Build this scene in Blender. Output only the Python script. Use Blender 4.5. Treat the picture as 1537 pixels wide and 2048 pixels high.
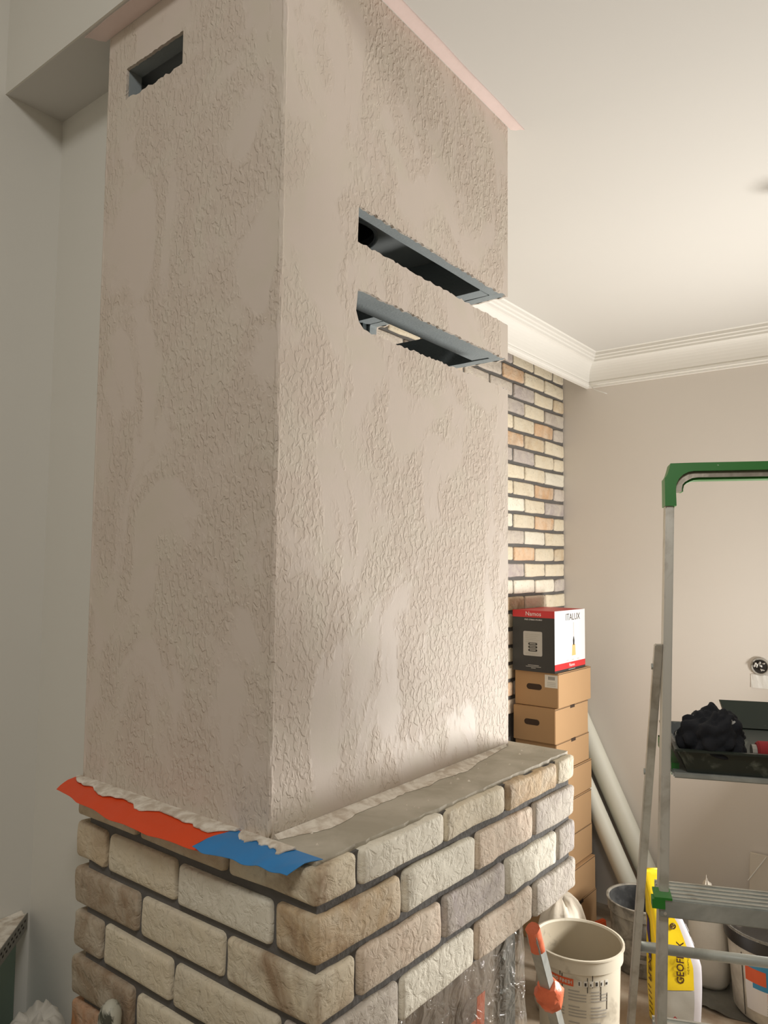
import bpy, bmesh, math, random
from mathutils import Vector, Matrix, noise
from mathutils.geometry import tessellate_polygon

for o in list(bpy.data.objects): bpy.data.objects.remove(o)
SC = bpy.context.scene
COL = SC.collection
RAD = math.radians
random.seed(7)

# ------------------------------------------------------------------ camera
F_PX = 1505.0
YAW, PITCH, ROLL = RAD(38.29), RAD(3.965), RAD(0.5955)
fwd = Vector((math.cos(PITCH)*math.cos(YAW), math.cos(PITCH)*math.sin(YAW), math.sin(PITCH)))
rgt = Vector((math.sin(YAW), -math.cos(YAW), 0)); upv = rgt.cross(fwd)
r2 = rgt*math.cos(ROLL) + upv*math.sin(ROLL); u2 = upv*math.cos(ROLL) - rgt*math.sin(ROLL)
cd = bpy.data.cameras.new('camera'); cam = bpy.data.objects.new('camera', cd); COL.objects.link(cam)
cd.sensor_fit = 'HORIZONTAL'; cd.sensor_width = 36.0; cd.lens = 36.0*F_PX/1537.0; cd.clip_start = .02
cam.matrix_world = Matrix(((r2.x, u2.x, -fwd.x, 0), (r2.y, u2.y, -fwd.y, 0), (r2.z, u2.z, -fwd.z, 1.6), (0, 0, 0, 1)))
SC.camera = cam

# ------------------------------------------------------------------ light
w = bpy.data.worlds.new('world'); SC.world = w; w.use_nodes = True
w.node_tree.nodes['Background'].inputs[0].default_value = (.5, .5, .5, 1)
w.node_tree.nodes['Background'].inputs[1].default_value = .3
def area(name, loc, nrm, size, power, col, spread=180):
    l = bpy.data.lights.new(name, 'AREA'); l.shape = 'DISK'; l.size = size; l.energy = power; l.color = col; l.spread = RAD(spread)
    o = bpy.data.objects.new(name, l); COL.objects.link(o); o.location = loc
    o.rotation_euler = Vector(nrm).to_track_quat('-Z', 'Y').to_euler(); return o
area('work_light', (3.08, -.06, .92), (-.72, .47, .32), .46, 62, (1, .975, .93))
area('ambient_fill', (-.55, -.25, 3.25), (.12, .30, -.95), .6, 22, (1, .98, .945))  # unseen soft fill, added high up to lift the ambient light
SC.view_settings.view_transform = 'Standard'; SC.view_settings.look = 'None'
SC.view_settings.gamma = 1; SC.view_settings.use_curve_mapping = False
SC.view_settings.exposure = 0.05

# ------------------------------------------------------------------ materials
def lin(c):
    c = [x/255 for x in c]
    return tuple((x/12.92 if x <= .04045 else ((x+.055)/1.055)**2.4) for x in c) + (1,)
def newmat(name):
    m = bpy.data.materials.new(name); m.use_nodes = True
    nt = m.node_tree; return m, nt, nt.nodes['Principled BSDF']
def N(nt, t, **kw):
    n = nt.nodes.new(t)
    for k, v in kw.items():
        if k.startswith('i_'): n.inputs[k[2:].replace('_', ' ')].default_value = v
        else: setattr(n, k, v)
    return n
def noise_tex(nt, vec, scale, detail=3, dist=0.0, rough=.5):
    n = nt.nodes.new('ShaderNodeTexNoise'); n.inputs['Scale'].default_value = scale; n.inputs['Detail'].default_value = detail
    n.inputs['Distortion'].default_value = dist; n.inputs['Roughness'].default_value = rough
    nt.links.new(vec, n.inputs['Vector']); return n.outputs['Fac']
def ramp(nt, fac, p0, p1, c0=(0, 0, 0, 1), c1=(1, 1, 1, 1)):
    r = nt.nodes.new('ShaderNodeValToRGB'); r.color_ramp.elements[0].position = p0; r.color_ramp.elements[1].position = p1
    r.color_ramp.elements[0].color = c0; r.color_ramp.elements[1].color = c1
    nt.links.new(fac, r.inputs[0]); return r.outputs[0]
def mixc(nt, fac, a, b, mode='MIX'):
    m = nt.nodes.new('ShaderNodeMix'); m.data_type = 'RGBA'; m.blend_type = mode
    for inp, v in ((m.inputs[0], fac), (m.inputs[6], a), (m.inputs[7], b)):
        if hasattr(v, 'links') or hasattr(v, 'is_linked'): nt.links.new(v, inp)
        else: inp.default_value = v
    return m.outputs[2]
def mth(nt, op, a, b=0.0):
    m = nt.nodes.new('ShaderNodeMath'); m.operation = op
    for inp, v in ((m.inputs[0], a), (m.inputs[1], b)):
        if hasattr(v, 'is_linked'): nt.links.new(v, inp)
        else: inp.default_value = v
    return m.outputs[0]
def bump(nt, bs, h, strength, dist):
    b = nt.nodes.new('ShaderNodeBump'); b.inputs['Strength'].default_value = strength; b.inputs['Distance'].default_value = dist
    nt.links.new(h, b.inputs['Height']); nt.links.new(b.outputs[0], bs.inputs['Normal'])
def ocoord(nt): return nt.nodes.new('ShaderNodeTexCoord').outputs['Object']
def simple(name, rgb, rough=.6, metal=0, var=.0, vscale=8, bumps=0, bscale=60, rgb2=None, lo=.4, hi=.62, spec=.5, detail=4):
    m, nt, b = newmat(name)
    b.inputs['Roughness'].default_value = rough; b.inputs['Metallic'].default_value = metal
    b.inputs['Specular IOR Level'].default_value = spec
    c = lin(rgb); co = ocoord(nt)
    if rgb2 is not None:
        f = ramp(nt, noise_tex(nt, co, vscale, detail, .4, .6), lo, hi)
        nt.links.new(mixc(nt, f, c, lin(rgb2)), b.inputs['Base Color'])
    elif var:
        f = noise_tex(nt, co, vscale, 4, .3)
        d = tuple(x*(1-var) for x in c[:3])+(1,); e = tuple(min(1, x*(1+var)) for x in c[:3])+(1,)
        nt.links.new(mixc(nt, f, d, e), b.inputs['Base Color'])
    else: b.inputs['Base Color'].default_value = c
    if bumps: bump(nt, b, noise_tex(nt, co, bscale, 4), .6, bumps)
    return m
M = {}
M['white'] = simple('white_paint', (222, 219, 210), .75, var=.02, vscale=3, bumps=.0004, bscale=90)
M['ceil'] = simple('ceiling_paint', (207, 204, 198), .8, var=.015, vscale=2)
M['taupe'] = simple('taupe_paint', (216, 209, 200), .7, var=.02, vscale=3, bumps=.0003, bscale=120)
M['cornice'] = simple('cornice_white', (232, 229, 222), .55)
M['floor'] = simple('dusty_floor', (150, 130, 108), .85, rgb2=(175, 160, 140), vscale=5, bumps=.001, bscale=40)
M['mortar'] = simple('grey_mortar', (98, 95, 92), .95, var=.15, vscale=30, bumps=.003, bscale=120)
M['ledge'] = simple('cement_slab', (168, 160, 143), .85, rgb2=(188, 180, 164), vscale=9, bumps=.0015, bscale=110)
M['smear'] = simple('plaster_smear', (232, 224, 210), .8, rgb2=(196, 182, 164), vscale=40, bumps=.002, bscale=120)
M['board'] = simple('grey_board', (150, 157, 158), .9, var=.1, vscale=25, bumps=.001, bscale=200)
M['boarddark'] = simple('grey_board_inside', (186, 191, 191), .9, var=.08, vscale=15)
M['steel'] = simple('galvanised_steel', (120, 128, 130), .35, .8)
M['pinktape'] = simple('pink_tape', (234, 214, 208), .6, var=.04, vscale=30, bumps=.001, bscale=60)
M['redtape'] = simple('red_tape', (226, 74, 24), .42, var=.06, vscale=20, bumps=.0008, bscale=45)
M['bluetape'] = simple('blue_tape', (50, 128, 190), .45, var=.06, vscale=20, bumps=.0008, bscale=45)
M['card'] = simple('cardboard', (172, 137, 98), .85, var=.05, vscale=6)
M['cardin'] = simple('cardboard_inside', (60, 44, 32), .9)
M['boxblack'] = simple('box_black', (38, 37, 36), .45)
M['boxwhite'] = simple('box_white', (222, 218, 216), .45)
M['boxred'] = simple('box_red', (196, 38, 42), .45)
M['boxgrey'] = simple('box_grey', (178, 174, 168), .5)
M['printgrey'] = simple('print_grey', (166, 161, 152), .6)
M['ink'] = simple('ink', (40, 36, 32), .6)
M['amber'] = simple('print_amber', (222, 178, 116), .5)
M['label'] = simple('paper_label', (214, 210, 200), .6)
M['alu'] = simple('ladder_aluminium', (196, 193, 184), .42, .45, rgb2=(168, 162, 150), vscale=18, lo=.5, hi=.7)
M['aludull'] = simple('ladder_step_aluminium', (186, 190, 186), .5, .5, rgb2=(160, 164, 160), vscale=12)
M['chrome'] = simple('polished_trim', (150, 142, 130), .34, .9, bumps=.002, bscale=18)
M['green'] = simple('green_plastic', (40, 124, 40), .42, rgb2=(190, 205, 185), vscale=45, lo=.70, hi=.74, detail=2)
M['traydark'] = simple('dark_tray', (40, 48, 42), .35, rgb2=(110, 116, 106), vscale=22, lo=.6, hi=.75)
M['rag'] = simple('black_cloth', (28, 30, 36), .95, var=.25, vscale=30, bumps=.0015, bscale=140, rgb2=(190, 190, 186), lo=.66, hi=.68, detail=3)
M['redfoam'] = simple('red_foam', (150, 40, 42), .85, var=.06, vscale=60)
M['bucket'] = simple('bucket_plastic', (206, 198, 180), .55, rgb2=(150, 140, 122), vscale=9, lo=.58, hi=.75)
M['bucketin'] = simple('bucket_inside', (178, 166, 144), .7, rgb2=(120, 112, 98), vscale=12, lo=.6, hi=.75)
M['darkin'] = simple('dark_mortar_residue', (62, 62, 62), .85, rgb2=(96, 96, 94), vscale=14)
M['bucketgrey'] = simple('dirty_bucket', (166, 160, 148), .65, rgb2=(110, 106, 98), vscale=16)
M['bucketwhite'] = simple('paint_bucket', (214, 208, 194), .5, rgb2=(180, 172, 158), vscale=8)
M['orange'] = simple('orange_print', (216, 92, 48), .5, var=.06, vscale=50)
M['bluep'] = simple('blue_print', (52, 136, 178), .5)
M['yellow'] = simple('yellow_bag', (232, 200, 28), .38, var=.05, vscale=9, bumps=.003, bscale=14)
M['greyp'] = simple('grey_bag', (168, 166, 158), .45, var=.05, vscale=40, bumps=.002, bscale=14)
M['lilacp'] = simple('bag_side', (206, 202, 206), .4, bumps=.002, bscale=14)
M['navy'] = simple('navy_print', (58, 44, 96), .5)
M['brownink'] = simple('brown_ink', (74, 44, 20), .55)
M['sack'] = simple('white_sack', (220, 214, 202), .6, var=.04, vscale=10, bumps=.004, bscale=16)
M['cloth'] = simple('white_cloth', (214, 204, 188), .8, var=.05, vscale=10, bumps=.003, bscale=30)
M['foam'] = simple('pale_foam_roll', (206, 204, 190), .55, var=.03, vscale=12)
M['sheet'] = simple('grey_film', (122, 120, 112), .3, rgb2=(92, 90, 84), vscale=7, bumps=.006, bscale=14)
M['black'] = simple('black_plastic', (40, 38, 36), .4, rgb2=(110, 104, 96), vscale=12, lo=.56, hi=.72)
M['otape'] = simple('orange_tape', (238, 122, 84), .4, var=.08, vscale=40, bumps=.003, bscale=60)
M['green_gyp'] = simple('green_gypsum', (140, 160, 146), .85, var=.04, vscale=5)
M['gypdark'] = simple('green_gypsum_strip', (88, 118, 98), .85)
M['bead'] = simple('corner_bead', (150, 146, 138), .5, .4, bumps=.003, bscale=120)
M['firebox'] = simple('firebox_panel', (150, 134, 116), .6, rgb2=(112, 102, 92), vscale=5)
M['handle'] = simple('splattered_handle', (70, 70, 58), .5, rgb2=(190, 188, 172), vscale=40, lo=.44, hi=.54)
M['tapewhite'] = simple('white_tape', (224, 222, 216), .5, bumps=.001, bscale=60)
M['wirehole'] = simple('dark_hole', (44, 40, 36), .9)
M['tan'] = simple('tan_panel', (204, 195, 181), .7)

def film_mat(name, alpha, rgb=(220, 214, 205), rough=.12):
    m, nt, b = newmat(name)
    b.inputs['Base Color'].default_value = lin(rgb); b.inputs['Roughness'].default_value = rough
    b.inputs['Specular IOR Level'].default_value = 1.0
    tr = nt.nodes.new('ShaderNodeBsdfTransparent'); mx = nt.nodes.new('ShaderNodeMixShader'); mx.inputs[0].default_value = alpha
    out = nt.nodes['Material Output']
    nt.links.new(tr.outputs[0], mx.inputs[1]); nt.links.new(b.outputs[0], mx.inputs[2]); nt.links.new(mx.outputs[0], out.inputs[0])
    bump(nt, b, noise_tex(nt, ocoord(nt), 26, 4, 1.4), 1.0, .022)
    return m
M['film'] = film_mat('clear_film', .30, (205, 198, 186), .05)
M['filmlid'] = film_mat('clear_lid', .35, (200, 196, 186), .2)

def plaster_mat(name, scale=1.0, depth=.0011):
    m, nt, b = newmat(name)
    co = ocoord(nt)
    mp = nt.nodes.new('ShaderNodeMapping'); mp.inputs['Scale'].default_value = (1, 1, .62); mp.inputs['Rotation'].default_value = (0, .18, 0)
    nt.links.new(co, mp.inputs[0]); v = mp.outputs[0]
    patch = ramp(nt, noise_tex(nt, v, 5.6, 3, 1.3, .6), .44, .53)          # where the grain stands proud
    worms = ramp(nt, noise_tex(nt, v, 106*scale, 2, .7, .45), .47, .60)
    fine = noise_tex(nt, v, 320, 2)
    und = noise_tex(nt, v, 16, 2, .3)
    h = mth(nt, 'ADD', mth(nt, 'MULTIPLY', patch, worms), mth(nt, 'ADD', mth(nt, 'MULTIPLY', fine, .10), mth(nt, 'MULTIPLY', und, .45)))
    bump(nt, b, h, .9, depth)
    c1 = mixc(nt, patch, lin((213, 200, 188)), lin((207, 193, 179)))
    c2 = mixc(nt, ramp(nt, noise_tex(nt, co, 9, 3, .8), .45, .7), c1, lin((210, 199, 184)))
    nt.links.new(c2, b.inputs['Base Color'])
    rr = mth(nt, 'ADD', mth(nt, 'MULTIPLY', patch, .08), .58)
    nt.links.new(rr, b.inputs['Roughness']); b.inputs['Specular IOR Level'].default_value = .26
    return m
M['plaster'] = plaster_mat('pink_plaster')

def brick_mat():
    m, nt, b = newmat('stone_brick')
    co = ocoord(nt); oi = nt.nodes.new('ShaderNodeObjectInfo')
    off = nt.nodes.new('ShaderNodeVectorMath'); off.operation = 'ADD'
    cb = nt.nodes.new('ShaderNodeCombineXYZ')
    s = mth(nt, 'MULTIPLY', oi.outputs['Random'], 40.0)
    for i in range(3): nt.links.new(s, cb.inputs[i])
    nt.links.new(co, off.inputs[0]); nt.links.new(cb.outputs[0], off.inputs[1]); v = off.outputs[0]
    base = oi.outputs['Color']
    n1 = ramp(nt, noise_tex(nt, v, 14, 4, .8, .6), .35, .7)
    c = mixc(nt, n1, base, lin((222, 214, 196)))
    c = mixc(nt, .55, base, c)
    st = ramp(nt, noise_tex(nt, v, 11, 5, .6, .65), .46, .72)
    c = mixc(nt, mth(nt, 'MULTIPLY', st, oi.outputs['Alpha']), c, lin((128, 92, 58)))
    sp = ramp(nt, noise_tex(nt, v, 70, 3, .2), .62, .75)
    c = mixc(nt, mth(nt, 'MULTIPLY', sp, .35), c, lin((120, 106, 88)))
    nt.links.new(c, b.inputs['Base Color']); b.inputs['Roughness'].default_value = .82
    pits = ramp(nt, noise_tex(nt, v, 55, 4, .8, .6), .26, .56)
    h = mth(nt, 'ADD', pits, mth(nt, 'MULTIPLY', noise_tex(nt, v, 28, 4, .3), 1.6))
    bump(nt, b, h, .75, .0022)
    return m
M['brick'] = brick_mat()

# ------------------------------------------------------------------ helpers
BASE = {}
def link(o, parent=None):
    COL.objects.link(o)
    if parent is not None: o.parent = parent
    return o
def thing(name, label, cat, base=(0, 0, 0), group=None):
    o = bpy.data.objects.new(name, None); link(o); o.location = base; o.empty_display_size = .05
    o['label'] = label; o['category'] = cat
    if group: o['group'] = group
    BASE[o.name] = Vector(base); return o
def tag(o, label, cat, group=None):
    o['label'] = label; o['category'] = cat
    if group: o['group'] = group
    return o
def struct(o): o['kind'] = 'structure'; return o
class MB:
    def __init__(s): s.v = []; s.f = []; s.mi = []
    def add(s, v, f, mi=0):
        n = len(s.v); s.v += [Vector(p) for p in v]; s.f += [tuple(i+n for i in q) for q in f]; s.mi += [mi]*len(f); return s
    def box(s, x0, x1, y0, y1, z0, z1, mi=0):
        v = [(x, y, z) for x in (x0, x1) for y in (y0, y1) for z in (z0, z1)]
        return s.add(v, [(0, 1, 3, 2), (4, 6, 7, 5), (0, 4, 5, 1), (2, 3, 7, 6), (0, 2, 6, 4), (1, 5, 7, 3)], mi)
    def obox(s, o, ax, ay, az, mi=0):
        o = Vector(o); ax, ay, az = Vector(ax), Vector(ay), Vector(az)
        v = [o+ax*i+ay*j+az*k for i in (0, 1) for j in (0, 1) for k in (0, 1)]
        return s.add(v, [(0, 1, 3, 2), (4, 6, 7, 5), (0, 4, 5, 1), (2, 3, 7, 6), (0, 2, 6, 4), (1, 5, 7, 3)], mi)
    def loft(s, rings, close=True, cap=True, mi=0):
        n = len(rings[0]); v = [p for r in rings for p in r]; f = []
        for i in range(len(rings)-1):
            for j in range(n if close else n-1):
                a = i*n+j; b_ = i*n+(j+1) % n; f.append((a, b_, b_+n, a+n))
        if cap and close: f.append(tuple(range(n-1, -1, -1))); f.append(tuple(range(len(v)-n, len(v))))
        return s.add(v, f, mi)
    def tube(s, pts, r, seg=8, mi=0, flat=None):
        pts = [Vector(p) for p in pts]; rings = []; up = None
        for i, p in enumerate(pts):
            t = (pts[min(i+1, len(pts)-1)]-pts[max(i-1, 0)]).normalized()
            a = t.orthogonal().normalized() if up is None else (up-t*up.dot(t)).normalized()
            up = a; b_ = t.cross(a); rr = r[i] if isinstance(r, (list, tuple)) else r
            rings.append([p+(a*math.cos(k*2*math.pi/seg)+b_*math.sin(k*2*math.pi/seg))*rr for k in range(seg)])
        return s.loft(rings, mi=mi)
    def lathe(s, c, prof, seg=48, mi=0):
        c = Vector(c); n = len(prof); v = []; f = []
        for k in range(seg):
            a = 2*math.pi*k/seg
            v += [c+Vector((r*math.cos(a), r*math.sin(a), z)) for r, z in prof]
        for k in range(seg):
            for i in range(n-1):
                a = k*n+i; b_ = ((k+1) % seg)*n+i; f.append((a, b_, b_+1, a+1))
        return s.add(v, f, mi)
    def prism(s, loops, d, mi=0, mside=None):
        """outline (+ holes) of 3D points, extruded by the vector d"""
        d = Vector(d); loops = [[Vector(p) for p in l] for l in loops]
        tri = tessellate_polygon(loops); flat = [p for l in loops for p in l]; n = len(flat)
        s.add(flat+[p+d for p in flat], [tuple(t) for t in tri]+[tuple(i+n for i in reversed(t)) for t in tri], mi)
        base_i = len(s.v)-2*n; k = 0; fs = []
        for l in loops:
            m_ = len(l)
            for i in range(m_): a, b_ = k+i, k+(i+1) % m_; fs.append((base_i+a, base_i+b_, base_i+b_+n, base_i+a+n))
            k += m_
        s.f += fs; s.mi += [mi if mside is None else mside]*len(fs); return s
    def build(s, name, mats, parent=None, smooth=False, bevel=0, kind=None):
        mats = mats if isinstance(mats, (list, tuple)) else [mats]
        base = BASE.get(parent.name, Vector((0, 0, 0))) if parent is not None else Vector((0, 0, 0))
        me = bpy.data.meshes.new(name); me.from_pydata([p-base for p in s.v], [], s.f)
        for m in mats: me.materials.append(M[m])
        for p, i in zip(me.polygons, s.mi): p.material_index = i
        bm = bmesh.new(); bm.from_mesh(me); bmesh.ops.recalc_face_normals(bm, faces=bm.faces)
        if bevel: 
            bmesh.ops.remove_doubles(bm, verts=bm.verts, dist=1e-6)
            bmesh.ops.bevel(bm, geom=[e for e in bm.edges if len(e.link_faces) == 2 and e.calc_face_angle(0) > .5], offset=bevel, segments=2, affect='EDGES', clamp_overlap=True)
        bm.to_mesh(me); bm.free()
        if smooth:
            for p in me.polygons: p.use_smooth = True
            if smooth == 'auto': me.set_sharp_from_angle(angle=RAD(38))
        o = bpy.data.objects.new(name, me); link(o, parent); BASE[o.name] = base
        if kind: o['kind'] = kind
        return o
def settle(o):
    """move a lone mesh thing's origin to the foot of the mesh"""
    vs = [v.co for v in o.data.vertices]
    c = Vector((sum(v.x for v in vs)/len(vs), sum(v.y for v in vs)/len(vs), min(v.z for v in vs)))
    o.data.transform(Matrix.Translation(-c)); o.location = c; return o
def text(body, size, o, r, u, mat, parent, name='lettering', align='CENTER', sx=1.0, bold=0.0, depth=.0004, shear=0):
    cu = bpy.data.curves.new(name, 'FONT'); cu.body = body; cu.size = size; cu.align_x = align; cu.align_y = 'CENTER'
    cu.extrude = depth; cu.offset = bold; cu.resolution_u = 2; cu.shear = shear
    t = bpy.data.objects.new('t', cu); COL.objects.link(t)
    me = bpy.data.meshes.new_from_object(t.evaluated_get(bpy.context.evaluated_depsgraph_get()))
    bpy.data.objects.remove(t)
    r = Vector(r).normalized(); u = Vector(u).normalized(); n = r.cross(u)
    base = BASE.get(parent.name, Vector((0, 0, 0))); o = Vector(o)-base
    for v in me.vertices: v.co = o+r*(v.co.x*sx)+u*v.co.y+n*v.co.z
    me.materials.clear(); me.materials.append(M[mat]); me.name = name
    ob = bpy.data.objects.new(name, me); link(ob, parent); BASE[ob.name] = base; return ob
def panel(o, r, u, w_, h_, t=.0006, rad=0):
    """thin print panel: lower-left corner o"""
    o = Vector(o); r = Vector(r).normalized(); u = Vector(u).normalized(); n = r.cross(u)
    if not rad: return MB().obox(o, r*w_, u*h_, n*t)
    pts = []
    for cx, cy, a0 in ((w_-rad, rad, -90), (w_-rad, h_-rad, 0), (rad, h_-rad, 90), (rad, rad, 180)):
        for k in range(5): a = RAD(a0+k*22.5); pts.append(o+r*(cx+rad*math.cos(a))+u*(cy+rad*math.sin(a)))
    return MB().prism([pts], n*t)
def nz(p, s, k=0): return noise.noise(Vector(p)*s+Vector((k*3.7, k*1.9, k*5.3)))
def jag(a, b, n, amp, axis_amp=0):
    """points from a to b (2D) with jitter across, ends excluded at b"""
    a = Vector(a); b = Vector(b); d = (b-a); L = d.length; pr = Vector((-d.y, d.x))/L; out = []
    for i in range(n):
        t = (i+random.uniform(-.25, .25)*(0 < i))/n
        out.append(a+d*t+pr*random.uniform(-amp, amp)*(1 if i else 0))
    return out

# ------------------------------------------------------------------ the room
HC = 2.65
XR, YB, YL = 3.56, 1.648, 1.69
struct(MB().box(-2.2, 3.75, -2.7, 1.85, -.1, 0).build('floor', 'floor'))
struct(MB().box(.748, 3.75, -2.7, 1.85, HC, HC+.12).build('ceiling', 'ceil'))
struct(MB().box(.744, .748, -2.7, 1.85, HC, 3.5).box(.748, .86, -2.7, 1.85, HC+.12, 3.5).build('wall_bulkhead', 'white'))
struct(MB().box(-2.2, .86, -2.7, 1.85, 3.5, 3.6).build('ceiling_upper', 'ceil'))
struct(MB().box(-2.2, .88, YL, 1.85, 0, 3.5).build('wall_left', 'white'))
struct(MB().box(.88, 1.25, 1.345, 1.85, 0, HC).build('wall_pier', 'white'))
struct(MB().box(XR, 3.75, -2.7, 1.85, 0, HC).build('wall_right', 'taupe'))
struct(MB().box(-2.2, 3.75, -2.8, -2.7, 0, 3.6).build('wall_rear', 'taupe'))
struct(MB().box(-2.3, -2.2, -2.8, 1.85, 0, 3.6).build('wall_side', 'white'))
wb = struct(MB().box(1.25, XR, YB, 1.85, 0, HC).build('wall_back', 'mortar'))

# rounded stone brick, centred, x length, y depth, z height
def brick_mesh(l, d, h, seed, r=.009, fine=True, amp=.0016):
    def ax(s, n):
        e = s/2; c = [-e, -e+r*.3, -e+r] ; m = [(-e+r)+(s-2*r)*i/n for i in range(1, n)]
        return c+m+[e-r, e-r*.3, e]
    X = ax(l, max(3, int(l/.022)) if fine else 3); Y = ax(d, 2 if fine else 1); Z = ax(h, 4 if fine else 2)
    idx = {}; vs = []; fs = []
    hx, hy, hz = l/2, d/2, h/2
    def vid(i, j, k):
        if (i, j, k) not in idx:
            p = Vector((X[i], Y[j], Z[k]))
            q = Vector((max(-hx+r, min(hx-r, p.x)), max(-hy+r, min(hy-r, p.y)), max(-hz+r, min(hz-r, p.z))))
            e = p-q
            if e.length > 1e-9: p = q+e.normalized()*min(r, e.length) if e.length > r else p
            s = 26.0
            p = p+Vector((nz(p, s, seed), nz(p, s, seed+11), nz(p, s, seed+23)))*amp*2.0
            p.z += nz((p.x, 0, 0), 9, seed+5)*.0035*(1 if p.z > 0 else .7)
            idx[(i, j, k)] = len(vs); vs.append(p)
        return idx[(i, j, k)]
    nx, ny, nz_ = len(X)-1, len(Y)-1, len(Z)-1
    for i in range(nx):
        for k in range(nz_):
            for j in (0, ny): fs.append((vid(i, j, k), vid(i+1, j, k), vid(i+1, j, k+1), vid(i, j, k+1)))
        for j in range(ny):
            for k in (0, nz_): fs.append((vid(i, j, k), vid(i+1, j, k), vid(i+1, j+1, k), vid(i, j+1, k)))
    for j in range(ny):
        for k in range(nz_):
            for i in (0, nx): fs.append((vid(i, j, k), vid(i, j+1, k), vid(i, j+1, k+1), vid(i, j, k+1)))
    me = bpy.data.meshes.new('brick'); me.from_pydata(vs, [], fs); me.materials.append(M['brick'])
    bm = bmesh.new(); bm.from_mesh(me); bmesh.ops.recalc_face_normals(bm, faces=bm.faces); bm.to_mesh(me); bm.free()
    for p in me.polygons: p.use_smooth = True
    return me
PAL = {'w': ((218, 212, 196), .05), 'c': ((208, 196, 172), .12), 'p': ((205, 186, 166), .15), 'g': ((178, 168, 158), .15),
       'l': ((164, 154, 150), .10), 'o': ((200, 164, 128), .35), 'b': ((190, 164, 128), .85), 't': ((188, 170, 142), .3), 'd': ((152, 134, 112), .55),
       'k': ((206, 192, 166), .75), 'r': ((176, 122, 80), .5)}
def tint(o, ch, j=.04):
    c, a = PAL[ch]; k = 1.07+random.uniform(-j, j); c = lin([min(255, x*k) for x in c]); o.color = (c[0], c[1], c[2], a)
# wall cladding
P0, PH = 1.392, .0749
ROWS = {0: 'cpb', 1: 'lwwwc', 2: 'ccl', 3: 'tcoc', 4: 'cwg', 5: 'cocw', 6: 'lcw', 7: 'goccw', 8: 'wcc', 9: 'ccll', 10: 'cto', 11: 'goccc',
        12: 'gcl', 13: 'tclg', 14: 'ccog', 15: 'cccl', 16: 'ccct'}
VAR = {}
def wall_brick(x0, x1, k, ch):
    l = x1-x0-.010; key = (round(l, 2), random.randrange(3))
    if key not in VAR: VAR[key] = brick_mesh(l, .034, PH-.0135, 50+len(VAR), r=.009, fine=False, amp=.0018)
    o = bpy.data.objects.new('brick', VAR[key]); link(o, wb)
    o.location = ((x0+x1)/2, 1.640+.017+random.uniform(-.002, .002), P0+PH*(k+.5)); tint(o, ch)
for k in range(-6, 17):
    edges = [XR, 3.439, 3.236, 3.025] if k % 2 else [XR, 3.342, 3.134, 2.926]
    while edges[-1]-.209 > 1.5: edges.append(edges[-1]-.209)
    row = ROWS.get(k, '')
    for i in range(len(edges)-1):
        ch = row[i] if i < len(row) else random.choice('cccccwwtpogl')
        wall_brick(edges[i+1], edges[i], k, ch)

# cornices: profile (projection from wall, drop below ceiling)
PR = [(.004, .160), (.014, .160), (.014, .150), (.020, .148), (.020, .138), (.016, .134)]
for i in range(9):
    t = i/8; a = t*math.pi/2
    PR.append((.018+.040*(1-math.cos(a)), .128-.084*math.sin(a)))
PR += [(.062, .044), (.062, .034), (.068, .030), (.068, .020), (.076, .017), (.076, .004), (.082, 0)]
def cornice(name, p0, p1, out, thick):
    """p0,p1: line of the cornice back (2D); out: direction into the room; mitred at p1 by the caller via per-point ends"""
    out = Vector(out)
    rings = [[], []]
    back = [(.082-thick-.05, 0), (.002, .03), (-.004, .12), (-.004, .160)] if thick else [(0, 0), (0, .160)]
    for h, d in PR+back:
        for e, P in ((0, p0), (1, p1)):
            q = P(h); rings[e].append((q[0], q[1], HC-d))
    return MB().loft(rings).build(name, 'cornice', smooth=False)
YC = 1.515
c1 = struct(cornice('trim_1', lambda h: (1.30, YC-h), lambda h: (XR-h, YC-h), (0, -1), .03))
c2 = struct(cornice('trim_2', lambda h: (XR-h, -2.7), lambda h: (XR-h, YC-h), (-1, 0), 0))
wire = MB().tube([(3.53, 1.48, 2.49), (3.535, 1.465, 2.475), (3.53, 1.44, 2.462), (3.535, 1.42, 2.455), (3.54, 1.405, 2.447)], .0022, 6).build('cable', 'tapewhite', smooth=True)
tag(wire, 'thin white cable end hanging from the corner of the cornice', 'cable')

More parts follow.
